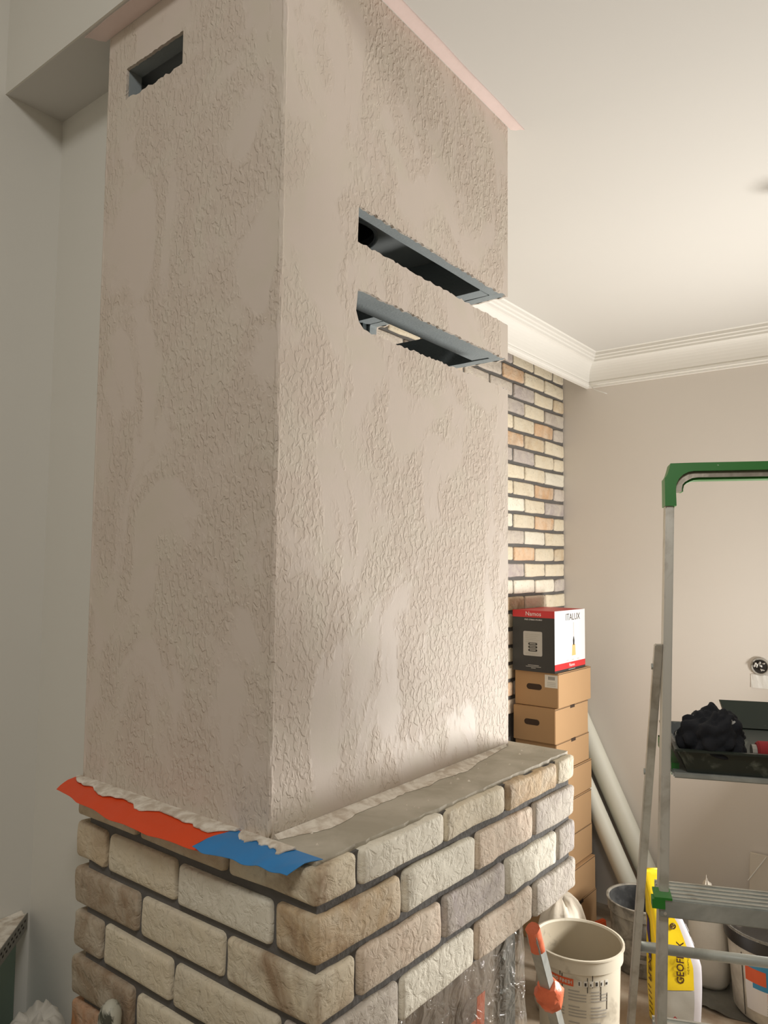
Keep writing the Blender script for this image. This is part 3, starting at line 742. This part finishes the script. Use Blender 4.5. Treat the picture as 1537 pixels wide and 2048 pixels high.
wrap(pb3, b3c, r3(.225)+.001, 151, 222, .200, .222, 'bluep', 'blue_band', r3(.222)+.001, parent=o3)
wrap(pb3, b3c, r3(.16)+.0012, 151, 176, .150, .205, 'orange', 'orange_band', r3(.205)+.0012, parent=o3)
wrap(pb3, b3c, r3(.14)+.001, 160, 222, .132, .152, 'bluep', 'blue_band', r3(.152)+.001, parent=o3)
wrap(pb3, b3c, r3(.15)+.0011, 176, 222, .15, .202, 'bluep', 'blue_band', r3(.202)+.0011, parent=o3)
wrap(pb3, b3c, r3(.10)+.0012, 177, 205, .095, .128, 'orange', 'orange_badge', r3(.128)+.0012, parent=o3)
arc_text('C', .024, b3c, r3(.112)+.003, 184, .112, 'boxwhite', o3, 5)
arc_text('A', .040, b3c, r3(.176)+.003, 183, .176, 'boxwhite', o3, 8)
for k in range(7): wrap(pb3, b3c, r3(.08)+.0012, 176, 206, .084-k*.0085, .087-k*.0085, 'printgrey', 'print_line', r3(.09)+.0012, .0003, parent=o3)
wrap(pb3, b3c, r3(.05)+.001, 146, 147, .02, .235, 'ink', 'label_edge', r3(.235)+.001, parent=o3)
# clutter sheet under the bags
m = MB(); n = 34; rows = []
for i in range(n+1):
    row = []
    for j in range(n+1):
        u, v = i/n, j/n; x = 2.97+.52*u; y = .30+.60*v
        fl = max(0, min(1, min(math.hypot(x-3.13, y-.615)-.19, math.hypot(x-3.135, y-1.115)-.15, math.hypot(x-2.82, y-.885)-.12, math.hypot(x-3.20, y-.9)-.11)/.05)); z = .002+fl*(.004+.026*abs(nz((x*5+y*7, x*3, 0), 1, 6))+.014*abs(nz((x*16, y*16, 0), 1, 2))); row.append((x+.04*nz((u*3, v*4, 0), 1, 1), y+.05*nz((u*3, v*4, 2), 1, 1), z))
    rows.append(row)
m.loft(rows, close=False); tag(settle(m.build('plastic_sheet', 'sheet', smooth=True)), 'crumpled grey plastic sheet on the floor under the paint bucket', 'sheet')
# white sack behind the yellow bag
ws = crumple('mortar_sack', 'sack', [(.85, 0), (1, .02), (1.06, .08), (1.06, .18), (1.0, .25), (.85, .29), (.55, .305), (.25, .308)], (3.19, .875, .004), .095, .075, 12, .05, 1.2,
        'plain white filled sack between the yellow bag and the paint bucket', 'sack', rot=.2, sq=.75)
# yellow / grey adhesive bag
bg = thing('adhesive_bag', 'yellow and grey tile adhesive bag standing upright behind the ladder', 'bag', (2.81, .885, 0))
ux = Vector((math.cos(RAD(-52)), math.sin(RAD(-52)), 0)); uy = Vector((math.cos(RAD(38)), math.sin(RAD(38)), 0)); bo = Vector((2.82, .885, 0))-ux*.010
def bagpt(u, v, z):
    """u,v in -1..1 of the cross-section"""
    t = z/.53
    hw = .074+.012*math.sin(min(1, t*1.3)*math.pi)*.6; hd_ = .052*(1-max(0, (t-.30)/.70)**1.25)+.0035
    bulge = 1+.10*math.sin(t*math.pi)
    hw *= 1-.60*max(0, (t-.42)/.58)
    p = bo+ux*(u*hw)+uy*(v*hd_*bulge)+Vector((0, 0, z))+ux*(-.14*max(0, t-.4)**1.2)
    return p+Vector((1, 1, 0))*.003*nz(p, 14, 2)
def bagface(name, mat, fix, u0, u1, z0, z1, off=0, zcut=None, parent=None, n=12, mz=24):
    m = MB(); rows = []
    for k in range(mz+1):
        row = []
        for i in range(n+1):
            s = u0+(u1-u0)*i/n; zt = z1 if zcut is None else zcut(i/n); z = z0+(zt-z0)*k/mz
            r = .12
            if fix == 'F': p = bagpt(s, -1+.25*abs(s)**6, z)-uy*off
            elif fix == 'B': p = bagpt(s, 1-.25*abs(s)**6, z)+uy*off
            elif fix == 'R': p = bagpt(1-.1*abs(s)**6, s, z)+ux*off
            else: p = bagpt(-1+.1*abs(s)**6, s, z)-ux*off
            row.append(p)
        rows.append(row)
    return m.loft(rows, close=False).build(name, mat, parent or bg, smooth=True)
# left (narrow) side is yellow, wide face towards the camera is yellow above grey, right gusset pale
m = MB(); rings = []
for k in range(28):
    z = .002+.525*k/27; ring = []
    for i in range(40):
        a = 2*math.pi*i/40; ca, sa = math.cos(a), math.sin(a)
        ring.append(bagpt(math.copysign(abs(ca)**.32, ca), math.copysign(abs(sa)**.32, sa), z))
    rings.append(ring)
pbd = m.loft(rings).build('paper_body', ['lilacp', 'yellow'], bg, smooth=True)
for p in pbd.data.polygons:
    if p.center.z > .40: p.material_index = 1
fy = bagface('yellow_face', 'yellow', 'F', -.97, .55, .145, .50, .0025, zcut=lambda s: .518-.30*max(0, s-.45))
bagface('grey_face', 'greyp', 'F', -.97, .55, .004, .143, .0022)
sy_ = bagface('yellow_side', 'yellow', 'L', -.95, .98, .004, .52, .003)
MB().tube([bagpt(-.95, 0, .526), bagpt(.95, 0, .526)], .004, 8).build('top_seam', 'yellow', bg, smooth=True)
MB().tube([bagpt(-.9, 0, .52)+Vector((0, 0, .0)), bagpt(-.85, 0, .545)], .006, 6).build('corner_tag', 'redfoam', bg)
def bagtext(body, size, u, zc, mat, parent, off=.006, sx=1, bold=0, fix='F'):
    o = bagpt(u, -1, zc)-uy*off
    return text(body, size, o, (0, 0, 1), -ux, mat, parent, sx=sx, bold=bold, shear=.15)
bagtext('GEOFLEX', .036, .02, .235, 'brownink', fy, .009, .92, .0006)
bagtext('KLEJ ELASTYCZNY', .009, .36, .235, 'brownink', fy, .009)
bagtext('CELLULOSE', .0085, .10, .400, 'brownink', fy, .009); bagtext('TECHNOLOGY', .0085, .24, .400, 'brownink', fy, .009)
o = bagpt(.16, -1, .350)-uy*.009
MB().tube([o+(ux*math.cos(a)+Vector((0, 0, 1))*math.sin(a))*.009 for a in [k*math.pi/6 for k in range(13)]], .0022, 6).build('emblem', 'brownink', fy)
MB().tube([o+ux*x_+Vector((0, 0, z_)) for x_, z_ in ((-.006, -.005), (0, .006), (.006, -.005), (-.006, .003), (.006, .003), (-.006, -.005))], .0016, 6).build('emblem', 'brownink', fy)
def sidept(s, z, off=.0055): return bagpt(-1, s, z)-ux*off
st = [(.10, .375), (.38, .355), (.15, .315), (.55, .262), (.1, .262), (.55, .225), (.92, .225), (.82, .29), (.92, .36)]
MB().prism([[sidept(-s+.55, z) for s, z in st]], -ux*.0006).build('star_print', 'navy', sy_)
text('FLEX', .036, sidept(.0, .185, .0065), (0, 0, 1), -uy*-1 if False else uy*-1, 'brownink', sy_, bold=.0006)
for k in range(6):
    c = sidept(-.1, .12-k*.018, .005)
    MB().obox(c, uy*.03, -ux*.0005, (0, 0, .003)).build('print_line', 'brownink', sy_)
# hazard diamond on the grey face
c = bagpt(-.30, -1, .035)-uy*.0035
dz_ = Vector((0, 0, 1))
MB().prism([[c+dz_*.024, c+ux*.024, c-dz_*.024, c-ux*.024]], -uy*.0006).build('hazard_mark', 'redfoam', bg)
MB().prism([[c+dz_*.019-uy*.0007, c+ux*.019-uy*.0007, c-dz_*.019-uy*.0007, c-ux*.019-uy*.0007]], -uy*.0003).build('hazard_mark', 'label', bg)
for k in range(9):
    z = .05+k*.045; c = bagpt(1, -.4, z)+ux*.0035
    MB().obox(c, uy*.035, ux*.0004, (0, 0, .0022)+(uy*.0)) if False else MB().obox(c, uy*.03+dz_*.012, ux*.0004, dz_*.0025).build('print_line', 'boxwhite', bg)

# crumpled white bag behind the near bucket
crumple('plastic_bag', 'cloth', [(.9, 0), (1, .04), (1.05, .14), (1, .25), (.9, .31), (.75, .35), (.45, .38), (.15, .385)], (2.66, 1.25, 0), .12, .09, 21, .22, 1.5,
        'crumpled whitish bag slumped behind the near bucket', 'bag', rot=.3)
prf = MB().obox((2.83, 1.355, 0), (.03, 0, 0), (0, .002, 0), (.04, .05, .62)).obox((2.83, 1.335, 0), (.002, 0, 0), (0, .02, 0), (.04, .05, .62))
tag(settle(prf.build('metal_profile', 'alu')), 'short grey metal profile leaning in front of the cardboard boxes', 'profile')
pk = MB(); pk.obox((3.235, 1.345, .001), (.055, -.018, 0), (.008, .02, .0), (.006, .008, .055))
tag(settle(pk.build('orange_packet', 'orange', bevel=.004)), 'small orange packet on the floor beside the boxes', 'packet')
pp = thing('wall_panel_offcut', 'tan board offcut with white top edge leaning at the right wall', 'board', (3.52, .70, 0))
MB().obox((3.46, .80, 0), (.012, 0, 0), (0, -.55, 0), (.075, -.0, .40)).build('board', 'tan', pp)
MB().obox((3.528, .72, .40), (.02, 0, 0), (0, -.47, 0), (0, 0, .014)).build('white_edge', 'tapewhite', pp)
MB().tube([(3.524, .735, .40), (3.49, .80, .30)], .002, 6).build('edge_wire', 'tapewhite', pp)
crumple('paper_scrap', 'cloth', [(1, 0), (1.1, .012), (.8, .03), (.3, .045), (.1, .06)], (3.20, .885, .310), .032, .02, 31, .4, 2, 'torn white paper scrap poking up behind the ladder step', 'paper')

# wall socket opening + tape
so = thing('socket_box', 'round unfinished socket opening with loose wires in the taupe wall', 'socket', (XR, .748, 1.18))
MB().tube([(XR-.004, .748+.034*math.cos(a), 1.18+.034*math.sin(a)) for a in [k*math.pi/12 for k in range(25)]], .005, 8).build('ring', 'printgrey', so, smooth=True)
MB().tube([(XR-.0045, .748, 1.18), (XR-.0005, .748, 1.18)], .033, 24).build('opening', 'wirehole', so)
for k in range(7):
    a = k*.9; r = .012+.012*(k % 3)/2
    rq = random.Random(k); cx, cy = rq.uniform(-.016, .016), rq.uniform(-.016, .016)
    pts = [(XR-.004-.014*math.sin(t*math.pi), .748+cx+.016*nz((t*2, k, 0), 1, 3), 1.18+cy+.018*nz((k, t*2, 4), 1, 8)) for t in [i/8 for i in range(9)]]
    MB().tube(pts, .0028, 6).build('wire', ['tapewhite', 'printgrey', 'boxgrey'][k % 3], so, smooth=True)
m = MB(); rings = []
for i in range(11):
    y = .786-.095*i/10
    rings.append([(XR-.0006, y, 1.145), (XR-.002-.004*abs(nz((i*.7, 0, 0), 1)), y, 1.145), (XR-.002-.003*abs(nz((i*.9, 2, 0), 1)), y, 1.115), (XR-.003-.005*abs(nz((i*.8, 1, 0), 1)), y, 1.088), (XR-.0006, y, 1.088)])
tag(settle(m.loft(rings).build('wall_tape', 'tapewhite')), 'short piece of white tape on the wall under the socket opening', 'tape')

# leaning strut with orange tape in front of the firebox edge
stt = thing('support_strut', 'grey square metal strut with orange tape leaning at the firebox edge', 'strut', (1.93, .80, 0))
sp0, sp1 = Vector((2.02, .862, .02)), Vector((1.60, .82, .775))
sdv = (sp1-sp0); sn = sdv.normalized(); s1 = sn.cross(Vector((0, 1, 0))).normalized(); s2 = sn.cross(s1)
def bar(a, b_, w1, w2, name, mat):
    m = MB(); rings = []
    for p in (a, b_): rings.append([p+s1*w1*i+s2*w2*j for i, j in ((-1, -1), (1, -1), (1, 1), (-1, 1))])
    return m.loft(rings).build(name, mat, stt, bevel=.001)
bar(sp0, sp1, .0125, .0125, 'bar', 'aludull')
m = MB(); rings = []
for i in range(8):
    p = sp0.lerp(sp1, .935+.075*i/7); rings.append([p+(s1*math.cos(a)+s2*math.sin(a))*(.0165+.003*nz((i, a, 0), 1)) for a in [k*math.pi/6 for k in range(12)]])
m.loft(rings).build('top_tape', 'otape', stt, smooth='auto')
m = MB(); rings = []
for i in range(9):
    p = sp0.lerp(sp1, .715+.085*i/8); rings.append([p+(s1*math.cos(a)+s2*math.sin(a))*(.021+.011*math.sin(i/8*math.pi)+.010*nz((i*.6, math.cos(a)*2, math.sin(a)*2), 1)) for a in [k*math.pi/8 for k in range(16)]])
m.loft(rings).build('tape_bundle', 'otape', stt, smooth='auto')

# ------------------------------------------------------------------ step ladder
LW = Vector((math.cos(RAD(-66)), math.sin(RAD(-66)), 0)); LA = Vector((math.cos(RAD(24)), math.sin(RAD(24)), 0)); LZ = Vector((0, 0, 1))
PO = Vector((1.475, .464, 0))-LW*.016           # left front stile at platform height, on the ground
ZPL = 1.205; WID = .40                  # platform height and width there
LEAN, SPL = .155, .047
lad = thing('step_ladder', 'aluminium step ladder with green plastic bow standing at the right', 'ladder', tuple(PO+LW*.2+LA*.1))
ZREF = ZPL
def fs(side, z, dx=0, dy=0):
    """front stile centre line; side 0 left, 1 right"""
    k = z-ZREF
    return PO+LW*((side*WID)+(-SPL if side else SPL)*k+dx)+LA*(LEAN*k+dy)+LZ*z
def rs(side, z, dx=0, dy=0):
    k = ZREF+.20-z
    return PO+LW*((side*WID)+(.052 if side else -.052)*k*1.0+(-.006 if not side else .006)+dx)+LA*(.045+.30*k+dy)+LZ*z
def stile(fn, side, z0, z1, hw, hd_, name, mat='alu', n=6):
    m = MB(); rings = []
    for i in range(n+1):
        z = z0+(z1-z0)*i/n; rings.append([fn(side, z, a*hw, b_*hd_) for a, b_ in ((-1, -1), (1, -1), (1, 1), (-1, 1))])
    return m.loft(rings).build(name, mat, lad, bevel=.002)
for sd_ in (0, 1):
    st_ = stile(fs, sd_, 0.012, 1.735, .0082, .022, 'front_stile')
    rs_ = stile(rs, sd_, 0.012, ZPL+.245, .008, .013, 'rear_leg')
    s3 = .35 if False else 0
    MB().loft([[fs(sd_, z, a*.013, b_*.026) for a, b_ in ((-1, -1), (1, -1), (1, 1), (-1, 1))] for z in (0, .035)]).build('foot', 'green', lad)
    MB().loft([[rs(sd_, z, a*.011, b_*.017) for a, b_ in ((-1, -1), (1, -1), (1, 1), (-1, 1))] for z in (0, .035)]).build('foot', 'green', lad)
    for z in (ZPL+.20, ZPL-.02):
        p = rs(sd_, z, (-.008 if not sd_ else .008)); MB().tube([p, p+LW*(-.003 if not sd_ else .003)], .006, 10).build('rivet', 'aludull', lad)
def step(z, name, dep=.085, th=.032):
    a0, a1 = fs(0, z, -.011, -.014), fs(1, z, .011, -.014); L = (a1-a0)
    o = a0-LA*.030-LZ*th
    t = MB().obox(o, L, LA*dep, LZ*th)
    s = t.build(name, 'aludull', lad, bevel=.002)
    for k in range(5): MB().obox(a0-LA*(.018-k*.016)+LZ*.0002, L, LA*.005, LZ*.0012).build('tread_rib', 'alu', s)
    for e, sg in ((a0, -1), (a1, 1)):
        MB().obox(e-LA*.035-LZ*.016+LW*(-.012 if sg < 0 else -.014), LW*.022, LA*.022, LZ*.016).build('end_cap', 'green', s)
        MB().obox(e-LA*.034-LZ*.0005+LW*(-.008 if sg < 0 else -.022), LW*.03, LA*.045, LZ*.004).build('end_cap', 'green', s)
        MB().tube([e-LA*.030-LZ*.024+LW*(.010 if sg < 0 else -.010), e-LA*.0325-LZ*.024+LW*(.010 if sg < 0 else -.010)], .003, 8).build('rivet', 'alu', s)
    return s
for z in (1.012, .785, .558, .330): step(z, 'step')
# platform
ZPL += .017
a0, a1 = fs(0, ZPL, .012), fs(1, ZPL, -.012); L = a1-a0
plf = MB().obox(a0-LA*.03-LZ*.010, L, LA*.26, LZ*.010).build('platform', 'aludull', lad, bevel=.002)
MB().obox(a0+LA*.225-LZ*.012, L, LA*.014, LZ*.022).build('green_edge', 'green', plf)
MB().obox(a0+LA*.0-LZ*.012-LW*.0, LW*.014, LA*.24, LZ*.022).build('green_edge', 'green', plf)
# rear braces
for z in (.785, .42):
    MB().tube([rs(0, z), rs(1, z)], .0105, 14).build('brace', 'aludull', lad, smooth=True)
# green bow
def bowpt(x, z, y): 
    return PO+LW*x+LA*(LEAN*(z-ZREF)+y)+LZ*z
ZB0, ZB1 = 1.722, 1.809
xl = SPL*(1.76-ZREF)-.0105; xr = WID-SPL*(1.76-ZREF)+.0105
outer, inner = [], []
def arc(cx, cz, r, a0, a1, n=7): return [(cx+r*math.cos(RAD(a0+(a1-a0)*i/(n-1))), cz+r*math.sin(RAD(a0+(a1-a0)*i/(n-1)))) for i in range(n)]
th = .0205
outer = [(xl-.001, ZB0), (xl, ZB1-.030)]+[(xl+.002+.010*(i/5)**.7, ZB1-.028+.028*(i/5)) for i in range(6)]+[(xl+.05, ZB1+.0005)]
ri = .036; icx, icz = xl+th+ri, ZB1-.0165-ri
inner = [(xl+th, ZB0), (xl+th, icz-.004)]+arc(icx, icz, ri, 180, 90, 6)+[(icx+.012, ZB1-.0165)]
outer = outer+[((2*(xl+xr)/2)-x, z) for x, z in reversed(outer)]; inner = inner+[((xl+xr)-x, z) for x, z in reversed(inner)]
def bowloft(O, I, y0, y1, name, mat, sm=False):
    rings = [[bowpt(*o, y0), bowpt(*i, y0), bowpt(*i, y1), bowpt(*o, y1)] for o, i in zip(O, I)]
    return MB().loft(rings).build(name, mat, lad, smooth='auto' if sm else False)
bowloft(outer, inner, -.026, .030, 'bow', 'green', True)
def inset(P, d): 
    cx = (xl+xr)/2
    return [(x+(d if x < cx-.05 else -d if x > cx+.05 else 0)*min(1, max(0, (ZB1-z)/.02-.2)), z-d*max(0, min(1, 1-(ZB1-.0165-z)/.03))) for x, z in P]
I2 = inner[1:-1]
bowloft(I2, inset(I2, .012), -.018, .022, 'bow_trim', 'chrome', True)
bowloft(inset(I2, .012), inset(I2, .016), -.006, .028, 'bow_lip', 'green', True)

# things on the platform
def LP(x, y, z): return PO+LW*x+LA*y+LZ*z
def tray(name, x0, x1, y0, y1, z, h, label, mats, tilt=0.0, base=None, flare=.018):
    t = thing(name, label, 'paint tray', tuple(LP((x0+x1)/2, (y0+y1)/2, z)))
    def P(x, y, zz): return LP(x, y, z+zz+tilt*(y-y0))
    def ring(e, zz, i=0): return [P(x0-e+i, y0-e+i, zz), P(x1+e-i, y0-e+i, zz), P(x1+e-i, y1+e-i, zz), P(x0-e+i, y1+e-i, zz)]
    MB().loft([ring(0, 0), ring(flare, h), ring(flare+.006, h), ring(flare+.006, h-.004), ring(flare+.004, h-.004)], cap=False).loft([ring(0, .0), ring(0, .003)]).loft([ring(flare, h), ring(flare-.0025, h), ring(-.0025, .003)], cap=False).build('pan', mats[0], t)
    m = MB()
    for k in range(7):
        y = y0+.10+(y1-y0-.12)*k/6; m2 = MB().obox(P(x0+.012, y, .003), LW*(x1-x0-.024), LA*.006, LZ*.004); m2.build('roller_rib', mats[0], t)
    return t
ty0 = -.020
tr = tray('paint_tray', .038, .36, ty0, .20, ZPL+.001, .045, 'dark grey paint tray with dried paint on the ladder platform', ('traydark',))
m = MB(); rings = []
for i in range(9):         # film lining hanging over the left side
    y = ty0+.02+.16*i/8
    rings.append([LP(.045+.004*nz((i, 0, 0), .8), y, ZPL+.012), LP(.022, y, ZPL+.050+.004*nz((i, 1, 0), .8)), LP(.016, y, ZPL+.052), LP(.013+.004*nz((i, 2, 0), .8), y, ZPL+.02)])
BASE[tr.name] = Vector(tr.location)
m.loft(rings, close=False).build('film_lining', 'filmlid', tr, smooth=True)
MB().loft([[LP(.145, .17, ZPL+.050), LP(.375, .17, ZPL+.050), LP(.385, .215, ZPL+.098), LP(.135, .215, ZPL+.098)], [LP(.145, .178, ZPL+.046), LP(.375, .178, ZPL+.046), LP(.385, .223, ZPL+.096), LP(.135, .223, ZPL+.096)]]).build('second_tray_back', 'traydark', tr)  # back wall of a second tray tilted up behind the rag
MB().obox(LP(.10, .03, ZPL+.018), LW*.25, LA*.14+LZ*.026, LZ*.004).build('ramp', 'traydark', tr)
# rag
rg = bmesh.new(); bmesh.ops.create_icosphere(rg, subdivisions=5, radius=1)
for v in rg.verts:
    p = v.co.copy(); d = 1+.20*nz(p, 1.5, 4)
    f1 = abs(nz(p, 2.6, 8)); f2 = abs(nz(p, 5.5, 3)); d += .42*(f1-.25)+.10*(f2-.2)
    q = Vector((p.x*.062*(1-.25*p.z), p.y*.055, p.z*.052))*d
    top = max(0, p.z); q.x += .010*top-.016*max(0, -p.z)*p.x; q.z += .010*top
    if q.z < -.030: q.z = -.030-(q.z+.030)*.05
    w_ = LP(.084, .022, ZPL+.056)+LW*q.x+LA*q.y+LZ*q.z
    v.co = w_
me = bpy.data.meshes.new('rag'); rg.to_mesh(me); rg.free(); me.materials.append(M['rag'])
for p in me.polygons: p.use_smooth = True
ro = bpy.data.objects.new('cleaning_rag', me); link(ro); tag(settle(ro), 'crumpled black rag with white specks lying in the paint tray', 'rag')
rl = thing('paint_roller', 'red foam paint roller lying in the tray beside the black rag', 'paint roller', tuple(LP(.23, .0, ZPL+.02)))
MB().tube([LP(.160, .002, ZPL+.040), LP(.164, .002, ZPL+.040), LP(.29, .002, ZPL+.040), LP(.294, .002, ZPL+.040)], [.017, .0205, .0205, .017], 20).build('sleeve', 'redfoam', rl, smooth='auto')
MB().tube([LP(.152, .002, ZPL+.040), LP(.160, .002, ZPL+.040)], .014, 14).build('end_cap', 'printgrey', rl)
MB().tube([LP(.294, .002, ZPL+.04), LP(.325, .002, ZPL+.04), LP(.335, .03, ZPL+.06), LP(.335, .09, ZPL+.075)], .0035, 8).build('frame', 'alu', rl, smooth=True)

# bare lamp cable at the ceiling, just beside the view
cb = thing('ceiling_cable', 'bare lamp cable with connector block hanging from the ceiling', 'cable', (2.36, .335, HC-.30))
MB().tube([(2.36, .335, HC), (2.361, .336, HC-.10), (2.358, .334, HC-.24)], .011, 8).build('cord', 'tapewhite', cb, smooth=True)
MB().box(2.345, 2.375, .320, .350, HC-.30, HC-.235).build('connector', 'tapewhite', cb, bevel=.003)
